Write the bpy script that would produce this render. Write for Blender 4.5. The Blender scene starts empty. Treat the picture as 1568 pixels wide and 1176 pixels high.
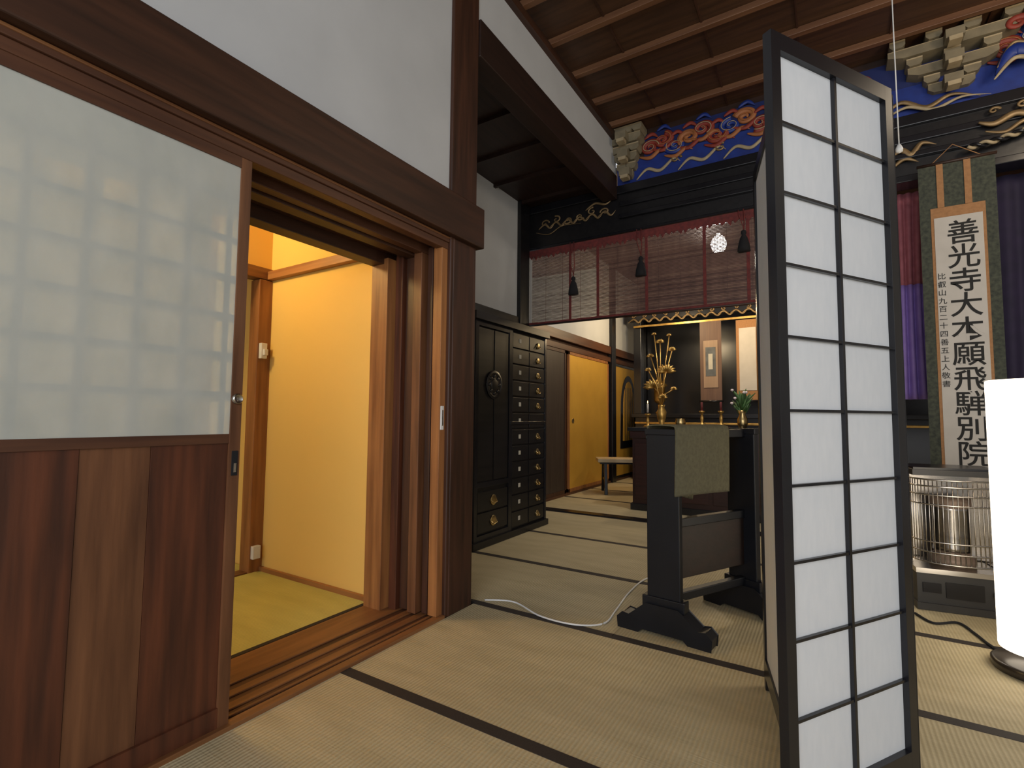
import bpy, math, random
from mathutils import Vector, Matrix
random.seed(4)
sc=bpy.context.scene
# ---------------------------------------------------------------- materials
def mat(name,c1,c2=None,rough=.6,kind='noise',scale=6,stretch=(1,1,1),bump=.0,metal=0,emit=None,es=0,spec=.5,trans=0,detail=5,clear=0):
    m=bpy.data.materials.new(name);m.use_nodes=True
    nt=m.node_tree;N=nt.nodes;L=nt.links
    b=N['Principled BSDF'];b.inputs['Roughness'].default_value=rough;b.inputs['Metallic'].default_value=metal
    b.inputs['Specular IOR Level'].default_value=spec
    if c2 is None:c2=tuple(x*.8 for x in c1)
    tc=N.new('ShaderNodeTexCoord');mp=N.new('ShaderNodeMapping');mp.inputs['Scale'].default_value=stretch
    L.new(tc.outputs['Object'],mp.inputs['Vector'])
    n=N.new('ShaderNodeTexNoise');n.inputs['Scale'].default_value=scale;n.inputs['Detail'].default_value=detail
    L.new(mp.outputs['Vector'],n.inputs['Vector'])
    r=N.new('ShaderNodeValToRGB');r.color_ramp.elements[0].position=.3;r.color_ramp.elements[1].position=.7
    r.color_ramp.elements[0].color=(*c2,1);r.color_ramp.elements[1].color=(*c1,1)
    L.new(n.outputs['Fac'],r.inputs['Fac']);L.new(r.outputs['Color'],b.inputs['Base Color'])
    if bump:
        bp=N.new('ShaderNodeBump');bp.inputs['Strength'].default_value=bump;bp.inputs['Distance'].default_value=.01
        L.new(n.outputs['Fac'],bp.inputs['Height']);L.new(bp.outputs['Normal'],b.inputs['Normal'])
    if emit:
        b.inputs['Emission Color'].default_value=(*emit,1);b.inputs['Emission Strength'].default_value=es
    if trans:
        t=N.new('ShaderNodeBsdfTranslucent');mx=N.new('ShaderNodeMixShader');mx.inputs['Fac'].default_value=trans
        L.new(r.outputs['Color'],t.inputs['Color'])
        L.new(b.outputs[0],mx.inputs[1]);L.new(t.outputs[0],mx.inputs[2]);last=mx
        if clear:
            tr=N.new('ShaderNodeBsdfTransparent');m2=N.new('ShaderNodeMixShader');m2.inputs['Fac'].default_value=clear
            L.new(mx.outputs[0],m2.inputs[1]);L.new(tr.outputs[0],m2.inputs[2]);last=m2
        L.new(last.outputs[0],N['Material Output'].inputs['Surface'])
    return m
def wood(name,c1,c2,axis='z',rough=.5,scale=4,bump=.12):
    s={'x':(.5,7,7),'y':(7,.5,7),'z':(7,7,.5)}[axis]
    return mat(name,c1,c2,rough,scale=scale,stretch=s,bump=bump)
plaster=mat('plaster_white',(.53,.54,.545),(.48,.49,.495),.9,scale=3,bump=.25)
plasterY=mat('plaster_yellow',(.86,.57,.16),(.84,.555,.15),.9,scale=2)
W_dkY=wood('wood_dark_y',(.060,.022,.010),(.024,.009,.004),'y')
W_beam=wood('wood_beam_dark',(.026,.010,.006),(.012,.005,.003),'y')
W_dkX=wood('wood_dark_x',(.035,.014,.008),(.015,.006,.003),'x')
W_dkZ=wood('wood_dark_z',(.070,.025,.012),(.026,.010,.005),'z')
W_rdZ=wood('wood_red_z',(.125,.036,.014),(.042,.013,.006),'z')
W_mdZ=wood('wood_mid_z',(.19,.078,.032),(.085,.032,.013),'z')
W_orZ=wood('wood_orange_z',(.38,.16,.05),(.20,.075,.024),'z')
W_orY=wood('wood_orange_y',(.28,.12,.04),(.13,.05,.018),'y')
W_orX=wood('wood_orange_x',(.42,.19,.06),(.26,.10,.03),'x')
W_mdY=wood('wood_mid_y',(.11,.042,.018),(.05,.018,.009),'y')
W_ceil=wood('wood_ceiling',(.080,.036,.016),(.038,.017,.008),'x',scale=4)
W_bat=wood('wood_batten',(.18,.084,.038),(.11,.046,.02),'x')
W_blk=wood('wood_black',(.010,.009,.010),(.004,.004,.005),'y',rough=.35,bump=.05)
W_lac=mat('black_lacquer',(.012,.012,.015),(.006,.006,.008),.25,scale=3)
W_navy=mat('stand_lacquer',(.008,.009,.013),(.004,.005,.008),.42,scale=5,spec=.35)
W_redt=wood('altar_redwood',(.040,.011,.008),(.018,.006,.004),'x',rough=.35)
W_rail=wood('stand_rail_wood',(.018,.007,.005),(.008,.004,.003),'y',rough=.5)
gold=mat('gold_leaf',(.66,.41,.12),(.38,.22,.055),.35,scale=12,metal=.8)
goldC=mat('gold_carving_aged',(.32,.22,.11),(.14,.09,.04),.5,scale=12,metal=.5)
goldD=mat('gold_door',(.85,.50,.08),(.72,.40,.06),.45,scale=2,metal=.5)
brass=mat('brass',(.6,.47,.24),(.42,.3,.12),.3,metal=1)
white=mat('white_plastic',(.8,.8,.78),None,.4)
label=mat('paper_label',(.45,.43,.37),None,.7)
paper=mat('shoji_paper',(.82,.835,.85),(.78,.80,.82),.9,scale=60,trans=.30,stretch=(1,1,.3))
paperL=mat('shoji_paper_old',(.78,.80,.75),(.68,.71,.67),.9,scale=9,trans=.42,stretch=(1,1,.6),clear=.20)
paperB=mat('shoji_paper_thin',(.86,.87,.82),(.82,.84,.8),.9,scale=22,trans=.55,stretch=(1,1,.4),clear=.25)
heri=mat('heri_cloth',(.030,.022,.018),(.02,.014,.012),.8,scale=200)
green_br=mat('scroll_brocade',(.055,.062,.042),(.018,.024,.018),.8,scale=45,detail=2)
orange_c=mat('scroll_orange',(.34,.17,.07),(.27,.135,.055),.8,scale=60)
spaper=mat('scroll_paper',(.50,.475,.44),(.45,.425,.39),.9,scale=8)
ink=mat('ink',(.01,.01,.01),None,.8)
red=mat('paint_red',(.28,.035,.02),(.17,.025,.013),.6,scale=20)
blue=mat('paint_blue',(.010,.035,.24),(.008,.022,.16),.5,scale=14)
dblue=mat('paint_navy',(.01,.02,.11),None,.5)
orange_p=mat('paint_orange',(.38,.14,.045),(.3,.10,.03),.6)
cream=mat('paint_cream',(.42,.34,.21),(.32,.25,.15),.6,scale=15)
khaki=mat('bracket_khaki',(.24,.20,.125),(.15,.125,.08),.6,scale=10)
purple=mat('curtain_purple',(.30,.20,.56),(.22,.14,.45),.6,scale=10)
dpurple=mat('curtain_navy',(.018,.011,.040),(.010,.007,.026),.8,scale=10)
pink=mat('curtain_red',(.38,.12,.15),(.27,.08,.10),.7,scale=16)
chrome=mat('chrome',(.55,.52,.49),(.42,.40,.37),.24,metal=1)
steel=mat('heater_steel',(.030,.028,.027),(.02,.019,.018),.45,metal=0)
towelm=mat('towel_cloth',(.125,.115,.068),(.09,.083,.05),.95,scale=60,bump=.4)
cyan=mat('towel_edge',(.12,.30,.30),None,.9)
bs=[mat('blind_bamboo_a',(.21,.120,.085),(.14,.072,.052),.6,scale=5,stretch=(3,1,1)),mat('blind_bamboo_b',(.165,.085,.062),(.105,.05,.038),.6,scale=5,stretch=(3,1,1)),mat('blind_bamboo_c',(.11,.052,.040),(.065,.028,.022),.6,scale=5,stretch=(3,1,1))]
bg=[mat('blind_sunlit_a',(.30,.245,.20),(.22,.18,.145),.6,scale=5,stretch=(3,1,1)),mat('blind_sunlit_b',(.23,.185,.15),(.17,.135,.11),.6,scale=5,stretch=(3,1,1)),mat('blind_sunlit_c',(.17,.125,.10),(.115,.085,.07),.6,scale=5,stretch=(3,1,1))]  # same bamboo where sun falls on it, sunlight painted into the colour
blind_r=mat('blind_redband',(.17,.026,.022),(.085,.015,.015),.8,scale=30)
tblk=mat('tassel_black',(.008,.008,.01),None,.9)
leafm=mat('leaf',(.06,.14,.04),(.03,.08,.02),.6,scale=20)
flow=mat('flower_white',(.7,.6,.6),None,.7)
lampm=mat('lamp_shade',(.9,.85,.75),None,.8,emit=(1,.88,.70),es=3.4)
bulbm=mat('bulb',(.9,.9,.9),None,.5,emit=(1,.95,.85),es=60)
burner=mat('heater_burner',(.35,.26,.20),(.25,.18,.14),.5,scale=30,metal=.3)
flame=mat('candle_glow',(.9,.6,.3),None,.5,emit=(1,.6,.25),es=4)
grayp=mat('portrait_gray',(.10,.11,.12),(.05,.055,.06),.6,scale=12)
# tatami with weave
def tatami(name,c1,c2):
    m=mat(name,c1,c2,.75,scale=3,stretch=(1,4,1))
    nt=m.node_tree;N=nt.nodes;L=nt.links
    tc=N.new('ShaderNodeTexCoord');w=N.new('ShaderNodeTexWave');w.bands_direction='X';w.inputs['Scale'].default_value=22
    w.inputs['Distortion'].default_value=.6;w.inputs['Detail'].default_value=1
    L.new(tc.outputs['Object'],w.inputs['Vector'])
    w2=N.new('ShaderNodeTexNoise');w2.inputs['Scale'].default_value=14
    mp=N.new('ShaderNodeMapping');mp.inputs['Scale'].default_value=(.5,14,1)
    L.new(tc.outputs['Object'],mp.inputs['Vector']);L.new(mp.outputs['Vector'],w2.inputs['Vector'])
    ad=N.new('ShaderNodeMath');ad.operation='ADD';L.new(w.outputs['Fac'],ad.inputs[0]);L.new(w2.outputs['Fac'],ad.inputs[1])
    bp=N.new('ShaderNodeBump');bp.inputs['Strength'].default_value=.35;bp.inputs['Distance'].default_value=.004
    L.new(ad.outputs[0],bp.inputs['Height']);L.new(bp.outputs['Normal'],N['Principled BSDF'].inputs['Normal'])
    mx=N.new('ShaderNodeMixRGB');mx.blend_type='MULTIPLY';mx.inputs['Fac'].default_value=.14
    old=N['Principled BSDF'].inputs['Base Color'].links[0].from_socket
    L.new(old,mx.inputs[1]);L.new(ad.outputs[0],mx.inputs[2]);L.new(mx.outputs[0],N['Principled BSDF'].inputs['Base Color'])
    return m
tat=tatami('tatami_straw',(.49,.41,.25),(.41,.34,.20))
tatY=tatami('tatami_fresh',(.60,.56,.17),(.52,.48,.14))
# ---------------------------------------------------------------- mesh builder
class M:
    def __init__(s,name):s.n=name;s.v=[];s.f=[];s.mi=[];s.m=[];s.sm=[];s.T=Matrix()
    def _m(s,m):
        if m not in s.m:s.m.append(m)
        return s.m.index(m)
    def add(s,vs,fs,m,smooth=False):
        o=len(s.v);s.v+=[tuple(s.T@Vector(v)) for v in vs];k=s._m(m)
        for f in fs:s.f.append([i+o for i in f]);s.mi.append(k);s.sm.append(smooth)
    def box(s,x0,x1,y0,y1,z0,z1,m):
        s.add([(x0,y0,z0),(x1,y0,z0),(x1,y1,z0),(x0,y1,z0),(x0,y0,z1),(x1,y0,z1),(x1,y1,z1),(x0,y1,z1)],
              [(0,3,2,1),(4,5,6,7),(0,1,5,4),(1,2,6,5),(2,3,7,6),(3,0,4,7)],m)
    def poly(s,pts,y0,y1,m,plane='xz'):
        n=len(pts)
        def P(a,b,c):return (a,c,b) if plane=='xz' else ((c,a,b) if plane=='yz' else (a,b,c))
        vs=[P(a,b,y0) for a,b in pts]+[P(a,b,y1) for a,b in pts]
        s.add(vs,[tuple(range(n)),tuple(range(2*n-1,n-1,-1))]+[(i,(i+1)%n,(i+1)%n+n,i+n) for i in range(n)],m)
    def lathe(s,c,prof,m,seg=24,axis='z'):
        vs=[];n=len(prof)
        for r,h in prof:
            for i in range(seg):
                a=2*math.pi*i/seg;x,y=r*math.cos(a),r*math.sin(a)
                vs.append((c[0]+x,c[1]+y,c[2]+h) if axis=='z' else ((c[0]+h,c[1]+x,c[2]+y) if axis=='x' else (c[0]+x,c[1]+h,c[2]+y)))
        fs=[(j*seg+i,j*seg+(i+1)%seg,(j+1)*seg+(i+1)%seg,(j+1)*seg+i) for j in range(n-1) for i in range(seg)]
        fs+=[tuple(range(seg-1,-1,-1)),tuple(range((n-1)*seg,n*seg))]
        s.add(vs,fs,m,True)
    def tube(s,pts,r,m,seg=8,flat=None):
        pts=[Vector(p) for p in pts];vs=[];n=len(pts)
        for i,p in enumerate(pts):
            d=(pts[min(i+1,n-1)]-pts[max(i-1,0)]);
            if d.length<1e-9:d=Vector((0,0,1))
            d.normalize();u=d.cross(Vector((0,1,0)) if abs(d.y)<.9 else Vector((1,0,0))).normalized();w=d.cross(u)
            rr=r(i/(n-1)) if callable(r) else r
            for k in range(seg):
                a=2*math.pi*k/seg;vs.append(p+u*rr*math.cos(a)+w*rr*(flat or 1)*math.sin(a))
        fs=[(j*seg+i,j*seg+(i+1)%seg,(j+1)*seg+(i+1)%seg,(j+1)*seg+i) for j in range(n-1) for i in range(seg)]
        fs+=[tuple(range(seg-1,-1,-1)),tuple(range((n-1)*seg,n*seg))]
        s.add(vs,fs,m,True)
    def grid(s,fn,nu,nv,m,th=0):
        vs=[fn(i/nu,j/nv) for j in range(nv+1) for i in range(nu+1)]
        fs=[(j*(nu+1)+i,j*(nu+1)+i+1,(j+1)*(nu+1)+i+1,(j+1)*(nu+1)+i) for j in range(nv) for i in range(nu)]
        s.add(vs,fs,m,True)
    def done(s,bevel=0,solid=0,parent=None,lift=0):
        c=[sum(v[k] for v in s.v)/len(s.v) for k in range(3)];c[2]=min(v[2] for v in s.v)
        me=bpy.data.meshes.new(s.n);me.from_pydata([(v[0]-c[0],v[1]-c[1],v[2]-c[2]) for v in s.v],[],s.f)
        for m in s.m:me.materials.append(m)
        me.polygons.foreach_set('material_index',s.mi);me.polygons.foreach_set('use_smooth',s.sm);me.update()
        o=bpy.data.objects.new(s.n,me);sc.collection.objects.link(o);o.location=(c[0],c[1],c[2]+lift)
        if parent:
            o.parent=parent;o.location=Vector(o.location)-parent.location
        if solid:
            q=o.modifiers.new('solid','SOLIDIFY');q.thickness=solid
        if bevel:
            q=o.modifiers.new('bevel','BEVEL');q.width=bevel;q.segments=2;q.limit_method='ANGLE';q.angle_limit=math.radians(50)
        return o
def B(name,x0,x1,y0,y1,z0,z1,m,bevel=0):
    q=M(name);q.box(x0,x1,y0,y1,z0,z1,m);return q.done(bevel)
XW=-1.65
LF=.003
# ---------------------------------------------------------------- floor
floor=B('floor',-4.4,3.7,-2.4,9.6,-.12,-.056,W_dkX)
def mat_t(x0,x1,y0,y1,m=tat,z=0):
    q=M('tatami_mat');h=.024
    q.box(x0+.001,x1-.001,y0+h,y1-h,z-.055,z,m)
    q.box(x0+.001,x1-.001,y0,y0+h,z-.055,z+.0015,heri);q.box(x0+.001,x1-.001,y1-h,y1,z-.055,z+.0015,heri)
    q.done(parent=floor)
rows=[-2.0,-1.15,-.3,.54,1.39,2.26,3.07,3.9,4.84]
for i in range(8):
    xs=[-1.63,.1,1.83,3.56] if i<5 else [-2.58,-.86,.86,2.58,3.56]
    for a,b in zip(xs[:-1],xs[1:]):mat_t(a,b,rows[i],rows[i+1])
for i in range(5):
    y=4.96+.85*i
    for a,b in zip([-2.83,-1.1,.62],[-1.1,.62,2.34]):mat_t(a,b,y,min(y+.85,9.2))
B('trim_sill_altar',-2.83,3.56,4.84,4.96,-.055,.012,W_lac)
# ---------------------------------------------------------------- left wall
B('wall_left',XW-.08,XW,-2.4,2.02,2.12,3.72,plaster)
q=M('trim_nageshi');q.box(XW-.10,XW+.055,-2.4,2.25,1.93,2.155,W_dkY);q.box(XW-.1,XW+.03,2.2,2.25,1.95,2.14,W_dkY);q.done(.006)
q=M('trim_kamoi')
q.box(XW-.045,XW+.012,-2.4,2.0,1.90,1.93,W_mdY);q.box(XW-.045,XW+.016,-2.4,2.0,1.918,1.928,W_orY);q.box(XW-.045,XW+.004,-2.4,2.0,1.865,1.90,W_mdY);q.box(XW-.10,XW-.055,-2.4,2.0,1.885,1.945,W_dkY)
q.box(XW-.16,XW-.11,-2.4,2.0,1.85,1.945,W_mdY);q.box(XW-.24,XW-.17,-2.4,2.0,1.84,1.945,W_dkY)
q.box(XW-.43,XW-.34,-2.4,2.0,1.81,2.0,W_dkY);q.box(XW-.34,XW-.24,-2.4,2.0,1.87,2.2,W_dkY);q.done(.003)
q=M('trim_threshold')
q.box(XW-.02,XW+.02,-2.4,2.0,-.055,.014,W_orY)
q.box(XW-.43,XW-.02,-2.4,2.0,-.055,0,W_mdY)
for a,b in((-.058,-.045),(-.125,-.085),(-.20,-.16),(-.43,-.24)):q.box(XW+a,XW+b,-2.4,2.0,0,.007,W_orY)
q.done(.002)
# pillar and door jamb
q=M('pillar_corner');q.box(XW-.12,XW+.02,2.0,2.22,0,3.7,W_dkZ);q.box(XW+.012,XW+.024,2.02,2.2,0,1.93,W_dkZ);q.done(.006)
q=M('door_jamb')
q.box(XW-.055,XW+.0,1.955,2.0,.014,1.87,W_orZ)
q.box(XW-.10,XW-.065,1.96,2.0,.014,1.88,W_dkZ)
q.box(XW-.17,XW-.115,1.93,2.0,.014,1.86,W_mdZ)
q.box(XW-.24,XW-.185,1.95,2.0,.014,1.86,W_dkZ)
q.box(XW-.30,XW-.25,1.93,2.0,.0,1.87,W_rdZ)
q.box(XW-.43,XW-.31,1.88,2.0,.0,1.84,W_orZ)
q.box(XW-.005,XW+.004,1.962,1.985,.93,1.05,white);q.box(XW+.002,XW+.006,1.968,1.979,.95,1.03,chrome)
q.done(.003)
# shoji door (left) with lower boards
def shoji(x1,y0,y1,front):
    q=M('door_shoji_sliding')
    x0=x1-.035
    q.box(x0,x1,y1-.035,y1,.014,1.865,W_mdZ);q.box(x0,x1,y0,y0+.035,.014,1.865,W_mdZ)
    q.box(x0,x1,y0+.035,y1-.035,1.83,1.865,W_mdY)
    q.box(x0,x1-.004,y0+.035,y1-.035,.905,.935,W_mdY)
    q.box(x0,x1,y0+.035,y1-.035,.014,.075,W_rdZ)
    yy=[y0+.035,y0+.20,y0+.375,y0+.545,y0+.71,y1-.035]
    mm=[W_rdZ,W_mdZ,W_rdZ,W_mdZ,W_rdZ]
    for k in range(5):q.box(x1-.022,x1-.010-.002*(k%2),yy[k],yy[k+1]-.001,.075,.905,mm[k])
    xp=x1-.006 if front else x0+.004
    q.box(xp-.0005,xp,y0+.03,y1-.03,.935,1.835,paperL if front else paperB)
    xa,xb=(x0+.010,x1-.0072) if front else (x0+.006,x1-.012)
    h=.009 if front else .007
    for y in [y0+.035+.124*k for k in range(1,8)]:q.box(xa,xb,y-h,y+h,.935,1.83,W_orZ)
    for k in range(1,7):z=.935+.1285*k;q.box(xa+.002,xb-.0002,y0+.035,y1-.035,z-h,z+h,W_orY)
    if front:
        q.lathe((x1,y1-.0175,1.05),[(.001,-.002),(.018,0),(.018,.006),(.014,.010),(.010,.006),(.001,.005)],chrome,24,'x')
        q.box(x1-.002,x1+.003,y1-.027,y1-.008,.80,.88,tblk);q.box(x1+.002,x1+.006,y1-.022,y1-.013,.81,.84,chrome)
    q.done(.002)
shoji(XW,-.02,.945,True)
shoji(XW-.065,-.10,.855,False)
# ---------------------------------------------------------------- side room
B('wall_side_room',-4.3,-2.0,1.95,2.0,-.05,2.6,plasterY)
B('wall_side_room_far',-4.4,-4.3,-2.4,2.0,-.05,2.6,plasterY)
B('ceiling_side_room',-4.3,XW-.08,-2.4,2.0,2.55,2.6,W_orX)
q=M('trim_side_room');q.box(-3.1,-2.08,1.91,1.95,1.885,1.94,W_orX);q.box(-3.16,-2.08,1.93,1.95,0.0,.03,W_orX)
q.box(-3.20,-3.10,1.86,1.95,0,1.88,W_orZ);q.box(-3.20,-3.10,-2.4,1.95,1.885,1.96,W_orY)
q.box(-3.20,-3.11,-2.4,1.86,-.055,.01,W_orY);q.done(.003)
B('wall_side_room_upper',-3.18,-3.12,-2.4,1.95,1.96,2.55,plasterY)
q=M('door_latch');q.box(-3.10,-3.07,1.87,1.91,1.36,1.46,white);q.box(-3.10,-3.05,1.88,1.905,1.38,1.42,white)
q.box(-3.10,-3.07,1.87,1.92,.09,.17,white);q.done(.003)
q=M('tatami_mat');q.box(-3.10,-2.085,-2.4,1.93,-.055,.004,tatY);q.box(-2.11,-2.085,-2.4,1.93,0,.006,heri);q.done(parent=floor)
q=M('tatami_mat');q.box(-4.29,-3.205,-2.4,1.94,-.055,.004,tatY);q.done(parent=floor)
# ---------------------------------------------------------------- recess + chest
B('wall_recess',-2.68,-2.6,2.06,4.24,-.05,3.18,plaster)
B('wall_recess_side',-2.6,-1.77,2.06,2.22,-.05,3.18,plaster)
q=M('trim_recess');q.box(-2.6,-2.57,2.22,4.24,1.87,1.99,W_blk);q.box(-2.72,-2.56,4.24,4.42,0,3.18,W_blk);q.done(.004)
B('ceiling_recess',-2.68,-1.77,2.2,4.46,3.18,3.24,W_beam)
q=M('trim_recess_ceiling')
for k in range(5):q.box(-2.6,-1.77,2.45+.45*k,2.48+.45*k,3.15,3.18,W_beam)
q.done()
B('trim_beam_side',-1.76,-1.618,2.22,4.43,3.05,3.275,W_beam,.006)
B('wall_kokabe',-1.70,-1.64,2.22,4.46,3.275,3.66,plaster)
B('trim_kokabe_top',-1.7,-1.60,2.22,4.46,3.6,3.66,W_dkY)
q=M('tansu_chest')
fx=-2.25
q.box(-2.56,fx-.02,3.08,4.22,.03,1.74,W_blk);q.box(-2.56,fx+.02,3.05,4.23,0,.05,W_blk);q.box(-2.56,fx+.03,3.04,4.23,1.74,1.80,W_blk)
for a,b in((3.08,3.12),(3.56,3.61),(4.19,4.22)):q.box(fx-.02,fx,a,b,.05,1.74,W_lac)
for a,b in((.05,.09),(.45,.49),(1.70,1.74)):q.box(fx-.02,fx-.001,3.12,3.56,a,b,W_lac)
q.box(fx-.02,fx-.010,3.13,3.34,.50,1.69,W_blk);q.box(fx-.02,fx-.006,3.345,3.55,.50,1.69,W_blk)
q.lathe((fx-.008,3.34,1.25),[(.11,0),(.115,.008),(.095,.012),(.09,.006),(.05,.006),(.045,.012),(.001,.012)],W_blk,32,'x')
for k in range(8):
    a=k*math.pi/4;q.lathe((fx-.004,3.34+.07*math.cos(a),1.25+.07*math.sin(a)),[(.016,0),(.012,.008),(.002,.01)],W_blk,12,'x')
def handle(y,z,w=.05):
    q.lathe((fx-.002,y,z),[(w*.52,0),(w*.5,.006),(w*.2,.008)],brass,20,'x')
    q.tube([(fx+.004,y-w*.45,z),(fx+.018,y-w*.35,z-.015),(fx+.02,y,z-.022),(fx+.018,y+w*.35,z-.015),(fx+.004,y+w*.45,z)],.0035,brass,6)
for z in(.18,.34):
    q.box(fx-.02,fx-.004,3.13,3.55,z-.07,z+.075,W_blk);handle(3.34,z,.08)
nz=12
for k in range(nz):
    z0=.07+k*(1.66/nz);z1=z0+1.66/nz-.016
    q.box(fx-.02,fx-.004,3.62,3.89,z0,z1,W_blk);q.box(fx-.02,fx-.004,3.905,4.18,z0,z1,W_blk)
    zc=(z0+z1)/2
    if k!=6:handle(4.05,zc-.005,.055)
    q.box(fx-.004,fx-.001,3.72,3.755,zc-.015,zc+.02,label)
q.box(fx-.02,fx+.004,3.58,4.21,.93,.955,W_lac)
q.done(.002,lift=LF)
# ---------------------------------------------------------------- ceiling
B('ceiling',XW-.08,3.7,-2.4,4.6,3.70,3.78,W_ceil)
q=M('trim_ceiling_battens')
for k in range(18):
    y=4.25-.395*k;q.box(XW,3.6,y-.022,y+.022,3.655,3.70,W_bat)
q.done(.003)
q=M('trim_ceiling_board_joints')
for k in range(9):
    x=-1.2+.55*k;q.box(x-.006,x+.006,-2.4,4.5,3.69,3.70,W_dkY)
q.done()
B('wall_right',3.6,3.7,-2.4,9.6,-.05,3.72,plaster)
# ---------------------------------------------------------------- facade
q=M('trim_facade_beam')
q.box(-2.75,3.6,4.46,4.62,2.74,3.18,W_blk);q.box(-2.75,3.6,4.43,4.46,3.10,3.18,W_lac);q.box(-1.6,3.6,4.44,4.46,2.98,3.03,W_lac)
q.box(-1.6,3.6,4.42,4.46,2.86,2.90,W_lac);q.box(-2.75,3.6,4.45,4.62,2.70,2.75,W_lac)
fb=q.done(.006)
def swirl(q,cx,cz,r,turns,y,m,th,sgn=1,ph=0,flat=.6,n=40):
    pts=[]
    for i in range(n+1):
        t=i/n;a=ph+sgn*turns*2*math.pi*t;rr=r*(1-.88*t)
        pts.append((cx+rr*math.cos(a),y,cz+rr*.75*math.sin(a)))
    q.tube(pts,lambda t:th*(1-.5*t),m,8,flat)
def wave(q,pts,y,th,m,taper=True,flat=.6):
    P=[Vector((a,y,b)) for a,b in pts];out=[]
    P=[P[0]]+P+[P[-1]]
    for i in range(1,len(P)-2):
        for k in range(8):
            t=k/8;p0,p1,p2,p3=P[i-1:i+3]
            out.append(.5*((2*p1)+(-p0+p2)*t+(2*p0-5*p1+4*p2-p3)*t*t+(-p0+3*p1-3*p2+p3)*t**3))
    out.append(P[-1])
    q.tube(out,(lambda t:th*max(.12,math.sin(math.pi*min(1,.1+t*.9)))) if taper else th,m,8,flat)
q=M('painted_beam')
q.box(-1.64,3.6,4.50,4.62,3.18,3.42,blue)
q.box(-1.64,3.6,4.52,4.62,3.42,3.72,W_dkX)
q.box(-1.64,3.6,4.485,4.50,3.18,3.20,goldC)
for k in range(13):
    x=-1.25+.38*k
    if .25<x<1.2:continue
    wave(q,[(x-.20,3.22),(x-.10,3.30),(x+.02,3.26),(x+.14,3.34),(x+.2,3.30)],4.492,.016,cream)
    swirl(q,x+.16,3.33,.05,1.2,4.49,goldC,.012,1,ph=k)
for k in range(34):
    x=-1.32+.115*k
    if .40<x<1.05:continue
    z=3.50+.05*math.sin(k*2.1)
    cm=[red,red,blue,orange_p][k%4]
    swirl(q,x,z,.085,1.5,4.50,cm,.030,(-1)**k,ph=k*1.3)
    swirl(q,x,z,.085,1.5,4.478,orange_p if k%2 else cream,.004,(-1)**k,ph=k*1.3)
    wave(q,[(x-.1,z-.07),(x,z-.10),(x+.09,z-.05),(x+.15,z-.08)],4.49,.020,[orange_p,red][k%2])
    wave(q,[(x-.05,z+.09),(x+.02,z+.12),(x+.08,z+.07)],4.49,.018,[red,blue,red][k%3])
q.box(-1.38,.38,4.505,4.52,3.40,3.64,dblue)
q.box(.38,3.6,4.505,4.52,3.40,3.64,dblue)
def bracket(x,w,zb=3.24,dz=.15):
    for t in range(3):
        z=zb+dz*t;ww=w*(.35+.32*t);yf=4.46-.05*t;e=dz/.15
        pts=[(x-ww,z+.07*e),(x-ww,z+.03*e),(x-ww*.75,z),(x+ww*.75,z),(x+ww,z+.03*e),(x+ww,z+.07*e)]
        q.poly(pts,yf,4.52,khaki)
        q.poly([(x-ww,z+.070*e),(x+ww,z+.070*e),(x+ww,z+.076*e),(x-ww,z+.076*e)],yf-.004,yf,cream)
        nb=2+t
        for j in range(nb):
            bx=x-ww*.85+1.7*ww*j/(nb-1);s=.045
            q.poly([(bx-s*.6,z+.075*e),(bx+s*.6,z+.075*e),(bx+s,z+.10*e),(bx+s,z+.14*e),(bx-s,z+.14*e),(bx-s,z+.10*e)],yf-.03,4.5,khaki)
            q.box(bx-s,bx+s,yf-.034,yf-.03,z+.128*e,z+.14*e,cream)
        q.box(x-.05,x+.05,yf-.09,yf,z,z+.07*e,khaki);q.box(x-.035,x+.035,yf-.1,yf-.02,z-.03,z,cream)
bracket(-1.53,.16);bracket(.80,.36,3.31,.128)
wave(q,[(1.02,3.28),(1.1,3.42),(1.2,3.40),(1.3,3.5)],4.40,.045,blue);wave(q,[(1.0,3.25),(1.1,3.36),(1.2,3.34),(1.3,3.44)],4.38,.014,cream);wave(q,[(1.02,3.33),(1.1,3.47),(1.2,3.45),(1.3,3.55)],4.39,.010,goldC)
wave(q,[(.40,3.22),(.52,3.30),(.66,3.22),(.8,3.27),(.95,3.21)],4.47,.018,goldC)
wave(q,[(.42,3.20),(.55,3.25),(.70,3.19),(.85,3.23),(1.0,3.2)],4.46,.012,cream)
for k in range(3):swirl(q,1.12+.12*k,3.58,.06,1.3,4.36,[red,orange_p,red][k],.022,1,k)
q.done(parent=fb)
q=M('gilded_carving')
for k in range(6):
    x=-2.40+.13*k;swirl(q,x,2.98+.02*math.sin(k*2),.05,1.1,4.452,goldC,.009,(-1)**k,ph=k*1.9)
    wave(q,[(x-.07,2.93),(x,2.97),(x+.06,2.92),(x+.11,2.96)],4.452,.011,goldC)
wave(q,[(-2.5,2.9),(-2.35,2.86),(-2.2,2.92),(-2.0,2.9)],4.452,.006,goldC)
wave(q,[(-1.95,3.02),(-1.85,3.07),(-1.74,3.04),(-1.66,3.09)],4.452,.012,goldC)
wave(q,[(.42,2.86),(.50,2.93),(.56,2.88),(.62,2.95),(.70,2.92)],4.43,.022,goldC)
wave(q,[(.44,2.80),(.52,2.86),(.60,2.82)],4.43,.014,goldC)
wave(q,[(.92,3.0),(1.0,2.97),(1.1,3.01),(1.2,2.98),(1.35,3.03)],4.42,.022,goldC)
wave(q,[(.95,2.93),(1.05,2.90),(1.15,2.95),(1.28,2.9),(1.4,2.95)],4.42,.014,goldC)
for k in range(3):swirl(q,1.0+.14*k,3.06,.03,1.1,4.42,goldC,.01,1,k)
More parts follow.
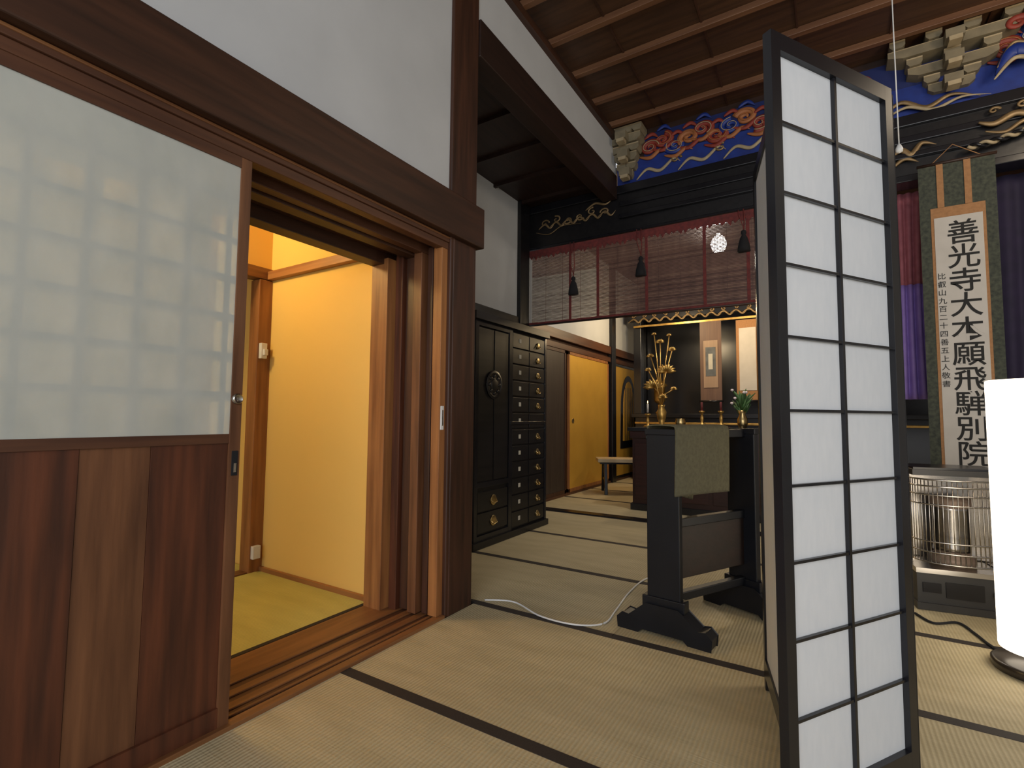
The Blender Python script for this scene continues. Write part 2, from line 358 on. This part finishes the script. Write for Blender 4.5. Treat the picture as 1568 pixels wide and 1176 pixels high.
q.done(parent=fb)
q=M('braided_cord')
for s in(0,math.pi):
    q.tube([(.85+.01*i,4.385+.012*math.cos(i*.6+s),2.83+.00005*i*i+.012*math.sin(i*.6+s)) for i in range(140)],.011,[W_lac,cream][s>0],8)
q.done(parent=fb)
# bamboo blind
q=M('bamboo_blind')
bx0,bx1,bz0,bz1,by=-2.57,.42,1.94,2.70,4.44
n=64
R=random.Random(5)
for k in range(n):
    z=bz0+(bz1-bz0)*k/n;h=(bz1-bz0)/n*.80
    xg=-1.83
    j=R.choice([0,1,1,2])
    q.box(bx0,xg,by,by+.004,z,z+h,bg[j] if z<2.42 else bs[j]);q.box(xg,bx1,by,by+.004,z,z+h,bs[j])  # lower left slats get the painted sunlit tone
for k in range(16):
    x=bx0+.19*k;q.box(x,x+.003,by-.002,by,bz0,bz1,bs[2])
for x in (-2.57,-2.12,-1.83,-1.36,-.86,-.52,0):
    q.box(x,x+(.026 if x!=-2.57 else .03),by-.004,by,bz0,bz1,blind_r if x!=-2.57 else spaper)
q.box(bx0,bx1,by-.006,by-.001,bz0,bz0+.02,blind_r)
q.box(bx0,bx1,by-.006,by-.001,bz1-.05,bz1+.01,blind_r)
for k in range(60):
    x=bx0+.05*k;w=.025;q.poly([(x,bz1-.05),(x+.05,bz1-.05),(x+w+.01*math.sin(k*3),bz1-.085-.012*math.sin(k*1.7))],by-.006,by-.001,blind_r)
q.tube([(bx0,by+.004,bz0-.005),(bx1,by+.004,bz0-.005)],.012,W_dkX)
q.tube([(bx0,by+.01,bz1+.01),(bx1,by+.01,bz1+.01)],.016,W_dkX)
bl=q.done(parent=fb)
for x,z in((-2.06,2.27),(-1.39,2.36),(-.535,2.44)):
    q=M('blind_tassel')
    q.tube([(x,by-.02,2.72),(x+.008,by-.025,z+.2),(x,by-.03,z+.09)],.005,blind_r,6)
    q.tube([(x-.04,by-.02,2.72),(x-.035,by-.03,z+.24),(x,by-.03,z+.12)],.004,blind_r,6)
    q.lathe((x,by-.03,z),[(.008,.10),(.02,.09),(.022,.07),(.014,.06),(.03,.03),(.045,-.03),(.05,-.08),(.001,-.08)][::-1],tblk,16)
    q.done(parent=fb)
# ---------------------------------------------------------------- altar room shell
HX=-2.85
q=M('wall_altar_left')
q.box(HX-.1,HX,4.5,9.2,2.09,3.4,plaster);q.box(HX-.1,HX-.03,4.5,9.2,-.05,2.09,W_dkZ);q.done()
B('wall_altar_back',HX-.1,3.6,9.2,9.3,-.05,3.4,W_lac)
B('ceiling_altar',HX-.1,3.6,4.62,9.3,3.4,3.46,W_dkX)
q=M('trim_altar_left');q.box(HX-.02,HX+.03,4.5,9.2,1.98,2.10,W_mdY);q.box(HX-.02,HX+.02,4.5,9.2,1.86,1.93,W_mdY);q.box(HX-.02,HX+.02,4.5,9.2,-.05,.03,W_mdY)
q.box(HX-.02,HX+.05,7.42,7.58,0,3.4,W_blk);q.box(HX-.02,HX+.05,8.95,9.15,0,3.4,W_blk);q.done(.004)
def fusuma(name,y0,y1,m,fr,arch=False):
    q=M(name);q.box(HX-.02,HX+.004,y0+.03,y1-.03,.06,1.83,m)
    for a,b,c,d in((y0,y0+.035,.03,1.86),(y1-.035,y1,.03,1.86)):q.box(HX-.02,HX+.012,a,b,c,d,fr)
    q.box(HX-.02,HX+.012,y0,y1,.03,.075,fr);q.box(HX-.02,HX+.012,y0,y1,1.82,1.86,fr)
    if arch:
        c=(y0+y1)/2;w=.36;pts=[(c-w*1.1,.5),(c+w*1.1,.5)]+[(c+w*math.cos(a)*(1-.12*math.sin(a)),1.25+.45*math.sin(a)**1.0) for a in [math.pi*i/16 for i in range(17)]]
        q.poly(pts,HX+.004,HX+.014,W_lac,'yz')
        pts2=[(c+(a-c)*.72,.62+(b-.5)*.82) for a,b in pts];q.poly(pts2,HX+.014,HX+.018,goldD,'yz')
        for k in range(-2,3):q.box(HX+.018,HX+.022,c+k*.09-.008,c+k*.09+.008,.62,1.5,W_lac)
    else:q.lathe((HX+.004,y0+.14,.95),[(.035,0),(.035,.006),(.025,.006),(.02,.002)],brass,20,'x')
    q.done(.002)
fusuma('door_fusuma_gold',5.94,7.36,goldD,W_orZ)
fusuma('door_fusuma_arched',7.62,8.92,goldD,W_lac,True)
fusuma('door_fusuma_dark',4.62,5.86,wood('hall_door',(.05,.035,.028),(.03,.02,.016),'z'),W_dkZ)
# bench
q=M('low_bench')
bt=mat('bench_top',(.5,.40,.26),(.42,.33,.2),.6)
q.T=Matrix.Translation((-2.62,6.35,0))@Matrix.Rotation(math.radians(28),4,'Z')
q.box(0,1.25,-.17,.17,.41,.455,bt);q.box(.03,1.22,-.14,.14,.385,.41,W_lac)
for x in(.1,.62,1.12):
    for s in(-1,1):
        q.poly([(s*.10,.39),(s*.14,.39),(s*.21,0),(s*.165,0)],x-.02,x+.02,W_lac,'yz')
    q.box(x-.012,x+.012,-.15,.15,.17,.2,W_lac)
q.done(.003,lift=LF)
# altar table
q=M('altar_table')
q.box(-1.86,-.2,5.38,6.05,.85,.89,W_lac);q.box(-1.82,-.24,5.42,6.0,.06,.85,W_redt)
q.box(-1.84,-.22,5.40,6.02,0,.07,W_lac);q.box(-1.84,-.22,5.40,5.415,.77,.85,W_redt)
for k in range(4):q.box(-1.79+.4*k,-1.43+.4*k,5.408,5.42,.12,.72,W_redt)
q.done(.004,lift=LF)
q=M('altar_shelf')
q.box(-2.6,1.6,7.9,9.15,.0,1.0,W_lac);q.box(-2.65,1.65,7.85,9.15,1.0,1.06,W_lac);q.box(-2.6,1.6,7.87,7.9,.9,.93,gold)
q.box(-2.62,-2.5,7.9,8.05,1.06,2.6,W_lac)
q.box(-2.7,1.7,7.86,8.0,2.55,2.72,W_lac);ash=q.done(.004,lift=LF)
q=M('gilded_transom')
for k in range(22):
    x=-2.6+.17*k;wave(q,[(x-.09,2.53),(x,2.58),(x+.08,2.52),(x+.14,2.56)],7.85,.015,goldC);swirl(q,x,2.62,.035,1.2,7.85,goldC,.010,(-1)**k,k)
q.box(-2.6,1.3,7.84,7.86,2.44,2.47,gold);q.done(parent=ash)
# altar fittings on table
T0=.8935
def lotus(x,y,z,s=1,ws=1):
    q=M('gilded_lotus_flowers')
    q.lathe((x,y,z),[(.05*s,0),(.05*s,.02),(.025*s,.04),(.045*s,.10),(.055*s,.17),(.03*s,.22),(.04*s,.25)],gold,20)
    R=random.Random(3)
    for dx,h,r in((0,.95,.05),(-.10,.45,.12),(.07,.62,.11),(-.14,.80,.045),(.14,.86,.05),(.03,.33,.06),(-.07,1.04,.03),(.10,1.03,.03),(-.16,.64,.04),(.17,.42,.04)):
        dx*=s*ws;h*=s;r*=s
        yy=y+R.uniform(-.05,.05)
        q.tube([(x,y,z+.2*s),(x+dx*.3,yy,z+.2*s+h*.4),(x+dx,yy,z+h)],.006,gold,6)
        for k in range(9):
            a=math.pi*k/8
            ex,ez=x+dx+r*math.cos(a),z+h+r*math.sin(a)*.8
            q.tube([(x+dx,yy,z+h),((x+dx+ex)/2,yy-.02,(z+h+ez)/2),(ex,yy-.01,ez)],lambda t:.22*r*max(.1,math.sin(math.pi*(.15+.8*t))),gold,6,.4)
    q.done()
lotus(-1.56,5.65,T0,1,.85)
def candle(x,y,z,s=1,lit=True):
    q=M('candle_stand')
    q.lathe((x,y,z),[(.045*s,0),(.045*s,.012),(.012*s,.03),(.018*s,.08),(.01*s,.12),(.03*s,.14),(.03*s,.15),(.004,.152)],gold,16)
    q.lathe((x,y,z+.15*s),[(.012,0),(.012,.09*s),(.002,.095*s)],spaper if lit else blind_r,12)
    if lit:q.lathe((x,y,z+.247*s),[(.001,0),(.006,.008),(.005,.016),(.001,.03)],flame,10)
    q.done()
q=M('altar_tray');q.box(-1.18,-.86,5.52,5.7,T0,.91,blind_r);q.box(-1.16,-.88,5.54,5.68,.91,.925,W_lac);q.done()
candle(-1.12,5.6,.9255,1,False);candle(-.93,5.6,.9255,1,False);candle(-1.73,5.7,T0,1.1,True)
q=M('flower_vase')
q.lathe((-.74,5.7,T0),[(.035,0),(.05,.05),(.05,.10),(.028,.15),(.045,.19),(.001,.19)],brass,20)
R=random.Random(8)
for k in range(46):
    a=R.uniform(0,6.28);rr=R.uniform(.02,.13);h=R.uniform(.22,.42)
    e=(-.74+rr*math.cos(a),5.7+rr*math.sin(a),.892+h)
    q.tube([(-.74,5.7,1.06),((-.74+e[0])/2,(5.7+e[1])/2,e[2]-.06),e],lambda t:.003+.013*max(0,math.sin(math.pi*t))*(t>.4),leafm,5,.4)
    if k%5==0:q.lathe((e[0],e[1]-.01,e[2]),[(.002,-.012),(.018,0),(.012,.014),(.002,.016)],flow,8)
q.done()
q=M('incense_burner');q.lathe((-1.32,5.5,T0),[(.02,0),(.05,.03),(.055,.06),(.045,.09),(.05,.10),(.03,.10),(.001,.08)],brass,20);q.done()
q=M('sutra_stand');q.box(-.58,-.36,5.5,5.7,T0,.91,W_lac);q.box(-.58,-.36,5.68,5.7,.91,1.08,gold);q.box(-.56,-.38,5.67,5.68,.93,1.06,W_redt);q.done()
q=M('gilded_altar_lantern')
for dx in(-2.25,-.35):
    q.lathe((dx,8.05,1.0635),[(.07,0),(.075,.02),(.03,.05),(.03,.16),(.08,.19),(.09,.22),(.085,.42),(.13,.45),(.05,.52),(.02,.58)],gold,6)
q.done()
q=M('hanging_portrait_scroll')
px=.22
q.box(-1.80+px,-1.50+px,7.83,7.835,1.25,2.44,wood('mount_brown',(.13,.07,.04),(.09,.045,.028),'z'))
q.box(-1.75+px,-1.55+px,7.82,7.83,1.45,2.15,wood('mount_pale',(.30,.20,.13),(.24,.16,.10),'z'));q.box(-1.72+px,-1.58+px,7.815,7.82,1.62,2.05,grayp);q.box(-1.68+px,-1.62+px,7.81,7.815,1.72,1.95,label)
q.tube([(-1.82+px,7.83,1.25),(-1.48+px,7.83,1.25)],.015,W_lac);q.done(parent=ash)
q=M('hanging_scroll_pale');q.box(-1.08,-.78,7.83,7.835,1.25,2.42,orange_c);q.box(-1.04,-.82,7.82,7.83,1.4,2.3,spaper);q.tube([(-1.10,7.83,1.25),(-.76,7.83,1.25)],.015,W_lac);q.done(parent=ash)
# ---------------------------------------------------------------- right side drapes and scroll
def drape(name,x0,x1,y,z0,z1,fn,folds,amp,m,m2=None,zs=None):
    q=M(name)
    def g(u,v):
        z=z1+(z0-z1)*v;w=fn(v);xx=x0+(x1-x0)*(.5+(u-.5)*w)
        return (xx,y+amp*math.sin(u*folds*2*math.pi+v*1.2)*(.5+.5*v),z)
    if m2:
        def gu(u,v):return g(u,v*zs)
        def gl(u,v):return g(u,zs+v*(1-zs))
        q.grid(gu,60,14,m);q.grid(gl,60,14,m2)
    else:q.grid(g,80,24,m)
    return q.done(solid=.004)
drape('purple_curtain',.36,.68,4.66,1.15,2.69,lambda v:1-.15*math.sin(v*3),6,.02,pink,purple,.45)
drape('navy_curtain',.90,1.9,4.66,.9,2.69,lambda v:1,9,.02,dpurple)
q=M('hanging_calligraphy_scroll')
Y=4.30
q.box(.575,.965,Y,Y+.004,.62,2.72,green_br)
q.box(.632,.908,Y-.003,Y,.66,2.42,orange_c);q.box(.648,.892,Y-.006,Y-.003,.70,2.35,spaper)
for x in(.67,.81):q.box(x,x+.035,Y-.006,Y,2.42,2.72,orange_c)
q.tube([(.55,Y,.61),(.99,Y,.61)],.02,W_lac,12);q.tube([(.57,Y,2.725),(.975,Y,2.725)],.010,W_dkX,10)
q.tube([(.65,Y,2.73),(.77,Y+.05,2.86),(.90,Y,2.73)],.003,orange_c,6)
scr=q.done()
def text(body,size,x,z,pitch,off,parent,name,sy=1):
    for i,ch in enumerate(body):
        c=bpy.data.curves.new(name,'FONT');c.body=ch;c.size=size;c.align_x='CENTER';c.align_y='CENTER';c.offset=off;c.extrude=.0004
        o=bpy.data.objects.new(name,c);sc.collection.objects.link(o);o.rotation_euler=(math.pi/2,0,0);c.materials.append(ink)
        o.parent=parent;o.location=(x-parent.location.x,Y-.0075-parent.location.y,z-pitch*i-parent.location.z)
text('善光寺大本願飛騨別院',.168,.79,2.225,.161,.0016,scr,'calligraphy_large')
text('比叡山九百二十四善五上人敬書',.045,.673,1.95,.055,.0002,scr,'calligraphy_small')
# pull cord
q=M('light_pull_cord');q.tube([(.33,3.0,3.70),(.332,3.0,2.9),(.335,3.0,2.33)],.0028,white,6);q.lathe((.335,3.0,2.30),[(.002,.04),(.008,.035),(.016,.015),(.014,0),(.001,-.006)][::-1],white,12);q.done()
# ---------------------------------------------------------------- folding screen
def panel(q,a,b,top=1.97,z0=.045,st=.034,rows=10,cols=2):
    a=Vector((*a,0));b=Vector((*b,0));d=b-a;w=d.length;ang=math.atan2(d.y,d.x)
    q.T=Matrix.Translation(a)@Matrix.Rotation(ang,4,'Z');t=.012
    q.box(0,st,-t,t,.0,top,W_lac);q.box(w-st,w,-t,t,.0,top,W_lac)
    q.box(st,w-st,-t,t,top-.045,top,W_lac);q.box(st,w-st,-t,t,z0,z0+.065,W_lac)
    zz0=z0+.065;zz1=top-.045
    q.box(st-.003,w-st+.003,.004,.0046,zz0-.002,zz1+.002,paper)
    for k in range(1,rows):z=zz0+(zz1-zz0)*k/rows;q.box(st,w-st,-.006,.003,z-.0035,z+.0035,W_lac)
    for k in range(1,cols):x=st+(w-2*st)*k/cols;q.box(x-.005,x+.005,-.0075,.003,zz0,zz1,W_lac)
    q.T=Matrix()
q=M('folding_shoji_screen')
panel(q,(-.102,1.358),(.178,1.80));panel(q,(-.188,2.185),(.186,1.82));panel(q,(-.100,1.645),(-.212,2.16));q.done(.002,lift=LF)
# ---------------------------------------------------------------- stand with towel
q=M('towel_stand')
A=Vector((-.655,2.40,0));Bv=Vector((-.385,2.93,0))
ax=(Bv-A).normalized();ang=math.atan2(ax.y,ax.x)-math.pi/2
def foot(w):
    return [(-w,0),(-w*.55,0),(-w*.45,.02),(w*.45,.02),(w*.55,0),(w,0),(w*1.02,.045),(w*.9,.07),(w*.75,.065),(w*.55,.10),(w*.35,.135),(-w*.35,.135),(-w*.55,.10),(-w*.75,.065),(-w*.9,.07),(-w*1.02,.045)]
for P,a2 in((A,ang*.25),(Bv,ang*.9)):
    q.T=Matrix.Translation(P)@Matrix.Rotation(a2,4,'Z')
    q.poly(foot(.215),-.045,.045,W_navy)
    q.box(-.078,.078,-.02,.02,.12,.93,W_navy);q.box(-.085,.085,-.024,.024,.915,.945,W_navy);q.box(-.10,.10,-.03,.03,.12,.17,W_navy)
L=(Bv-A).length
q.T=Matrix.Translation(A)@Matrix.Rotation(ang,4,'Z')
q.box(-.03,.03,0,L,.90,.94,W_navy);q.box(-.012,.012,0,L,.24,.50,W_rail);q.box(-.02,.02,0,L,.48,.52,W_navy)
q.box(-.02,.02,0,L,.14,.18,W_navy)
ts=q.done(.004,lift=LF)
q=M('draped_towel')
q.T=Matrix.Translation(A)@Matrix.Rotation(ang,4,'Z')
def tw(u,v):
    y=-.03+.38*u+.012*math.sin(v*3);s=v*.74
    fl=.012*math.sin(u*14+1)*(1-s/.36) if s<.36 else 0
    if s<.36:return (-.085-fl-.03*(1-s/.36),y+.12*(1-s/.36)*(1-u)**2,.575+s+.03*math.sin(u*3.2)*(1-s/.36))
    if s<.44:
        a=(s-.36)/.08*math.pi;return (-.085*math.cos(a),y,.955+.008*math.sin(a))
    return (.085+.01*math.sin(u*8)*(s-.44),y,.945-(s-.44))
q.grid(tw,30,60,towelm)
q.grid(lambda u,v:tuple(Vector(tw(0,v*.45))+Vector((-.004,-.004+.007*u,0))),2,40,cyan)
q.done(solid=.006,parent=ts)
# ---------------------------------------------------------------- floor lamp
q=M('floor_lamp');lx,ly=.702,2.86
q.lathe((lx,ly,0),[(.15,0),(.155,.01),(.155,.03),(.145,.038),(.001,.038)],mat('lamp_base',(.03,.022,.016),None,.3),48)
q.lathe((lx,ly,.03),[(.05,0),(.05,.06)],brass,24)
q.lathe((lx,ly,.085),[(.128,0),(.13,.01),(.13,1.075),(.126,1.08)],lampm,48)
q.done(lift=LF)
# ---------------------------------------------------------------- kerosene heater
q=M('kerosene_heater')
q.T=Matrix.Translation((.562,3.66,0))@Matrix.Rotation(math.radians(8),4,'Z')
w=.195
q.box(-w*1.05,w*1.05,-.17,.17,.0,.035,steel);q.box(-w*1.02,w*1.02,-.155,.16,.035,.19,steel)
q.box(-w*.4,w*.4,-.162,-.15,.07,.15,W_lac);q.box(-w*.9,-w*.5,-.162,-.15,.09,.14,W_lac);q.lathe((w*.7,-.16,.11),[(.025,0),(.025,-.02),(.018,-.025)],chrome,20,'y')
q.box(-w*1.05,w*1.05,-.17,.17,.19,.215,chrome)
q.box(-w*.95,w*.95,.12,.15,.22,.70,chrome)
for s in(-1,1):q.box(s*w*.95-.012,s*w*.95+.012,-.02,.15,.22,.70,chrome)
q.box(-w,w,-.14,.16,.70,.73,steel);q.box(-w*.97,w*.97,-.13,.15,.73,.742,W_lac)
q.lathe((0,.0,.215),[(.10,0),(.10,.04),(.075,.06),(.075,.30),(.09,.32),(.09,.36)],burner,32)
q.lathe((0,0,.29),[(.082,0),(.078,.02),(.078,.22),(.082,.24)],chrome,32)
def gx(t):
    a=math.pi*t;return (-w*.97*math.cos(a),-.02-.17*math.sin(a)**.6)
for z in [.245,.30,.355,.55,.60,.645,.68]:
    q.tube([(*gx(i/24),z) for i in range(25)],.0045,chrome,6)
for i in range(1,28):
    x,y=gx(i/28);q.tube([(x,y,.24),(x,y,.68)],.0028,chrome,5)
for s in(0,1):
    q.tube([(*gx(s),.22),(*gx(s),.70)],.010,chrome,8)
q.done(lift=LF)
# cords
def cord(name,pts,r,m):
    P=[Vector((a,b,r)) for a,b in pts];P=[P[0]]+P+[P[-1]];out=[]
    for i in range(1,len(P)-2):
        for k in range(10):
            t=k/10;p0,p1,p2,p3=P[i-1:i+3];out.append(.5*((2*p1)+(-p0+p2)*t+(2*p0-5*p1+4*p2-p3)*t*t+(-p0+3*p1-3*p2+p3)*t**3))
    q=M(name);q.tube(out,r,m,8);q.done(lift=.002)
cord('white_power_cord',[(-1.60,2.30),(-1.45,2.36),(-1.24,2.27),(-1.05,2.27),(-.94,2.36),(-.95,2.55),(-.98,2.85),(-.97,3.15),(-.85,3.3)],.0045,white)
cord('black_power_cord',[(.36,3.36),(.42,3.25),(.52,3.32),(.56,3.2),(.58,3.1),(.60,3.03)],.006,tblk)
# ---------------------------------------------------------------- bulb behind blind
q=M('pendant_bulb');q.lathe((-.80,4.85,2.60),[(.001,-.08),(.05,-.06),(.07,0),(.05,.06),(.015,.085),(.015,.1)],bulbm,20);q.tube([(-.8,4.85,2.7),(-.8,4.85,3.4)],.005,tblk);q.done()
# ---------------------------------------------------------------- lights
def light(name,typ,loc,e,col,size=.1,rot=None,sy=None):
    l=bpy.data.lights.new(name,typ);l.energy=e;l.color=col
    if typ=='AREA':
        l.size=size
        if sy:l.shape='RECTANGLE';l.size_y=sy
    else:l.shadow_soft_size=size
    o=bpy.data.objects.new(name,l);sc.collection.objects.link(o);o.location=loc
    if rot:o.rotation_euler=[math.radians(r) for r in rot]
light('window_daylight','AREA',(.9,-2.2,1.9),112,(.97,.98,1),3.2,(78,0,0),2.2)
light('side_room_lamp','POINT',(-3.0,1.0,2.25),36,(1,.76,.34),.12)
light('altar_bulb_light','POINT',(-.95,5.1,2.5),46,(1,.91,.78),.06)
light('altar_gold_light','POINT',(-1.9,6.9,2.5),46,(1,.76,.45),.08)
light('altar_fill_light','POINT',(-.9,7.1,2.3),26,(1,.74,.42),.08)  # added warm fill to brighten the altar fittings, no lantern here
light('room_ceiling_lamp','POINT',(1.6,3.2,3.0),36,(1,.82,.60),.2)
light('floor_lamp_light','POINT',(lx,ly,1.3),6,(1,.8,.55),.1)
w=bpy.data.worlds.new('world');sc.world=w;w.use_nodes=True
w.node_tree.nodes['Background'].inputs[0].default_value=(.92,.95,1,1);w.node_tree.nodes['Background'].inputs[1].default_value=.8
# ---------------------------------------------------------------- camera
psi,th,ro=math.radians(32),math.radians(3.7),math.radians(.5)
F=Vector((-math.sin(psi)*math.cos(th),math.cos(psi)*math.cos(th),math.sin(th)))
R0=Vector((math.cos(psi),math.sin(psi),0));U0=R0.cross(F)
R=R0*math.cos(ro)+U0*math.sin(ro);U=U0*math.cos(ro)-R0*math.sin(ro)
cd=bpy.data.cameras.new('camera');cd.sensor_width=36;cd.lens=770/1568*36;cd.clip_start=.02
co=bpy.data.objects.new('camera',cd);sc.collection.objects.link(co)
mw=Matrix((R,U,-F)).transposed().to_4x4();mw.translation=(0,0,1);co.matrix_world=mw;sc.camera=co
sc.view_settings.view_transform='Standard'
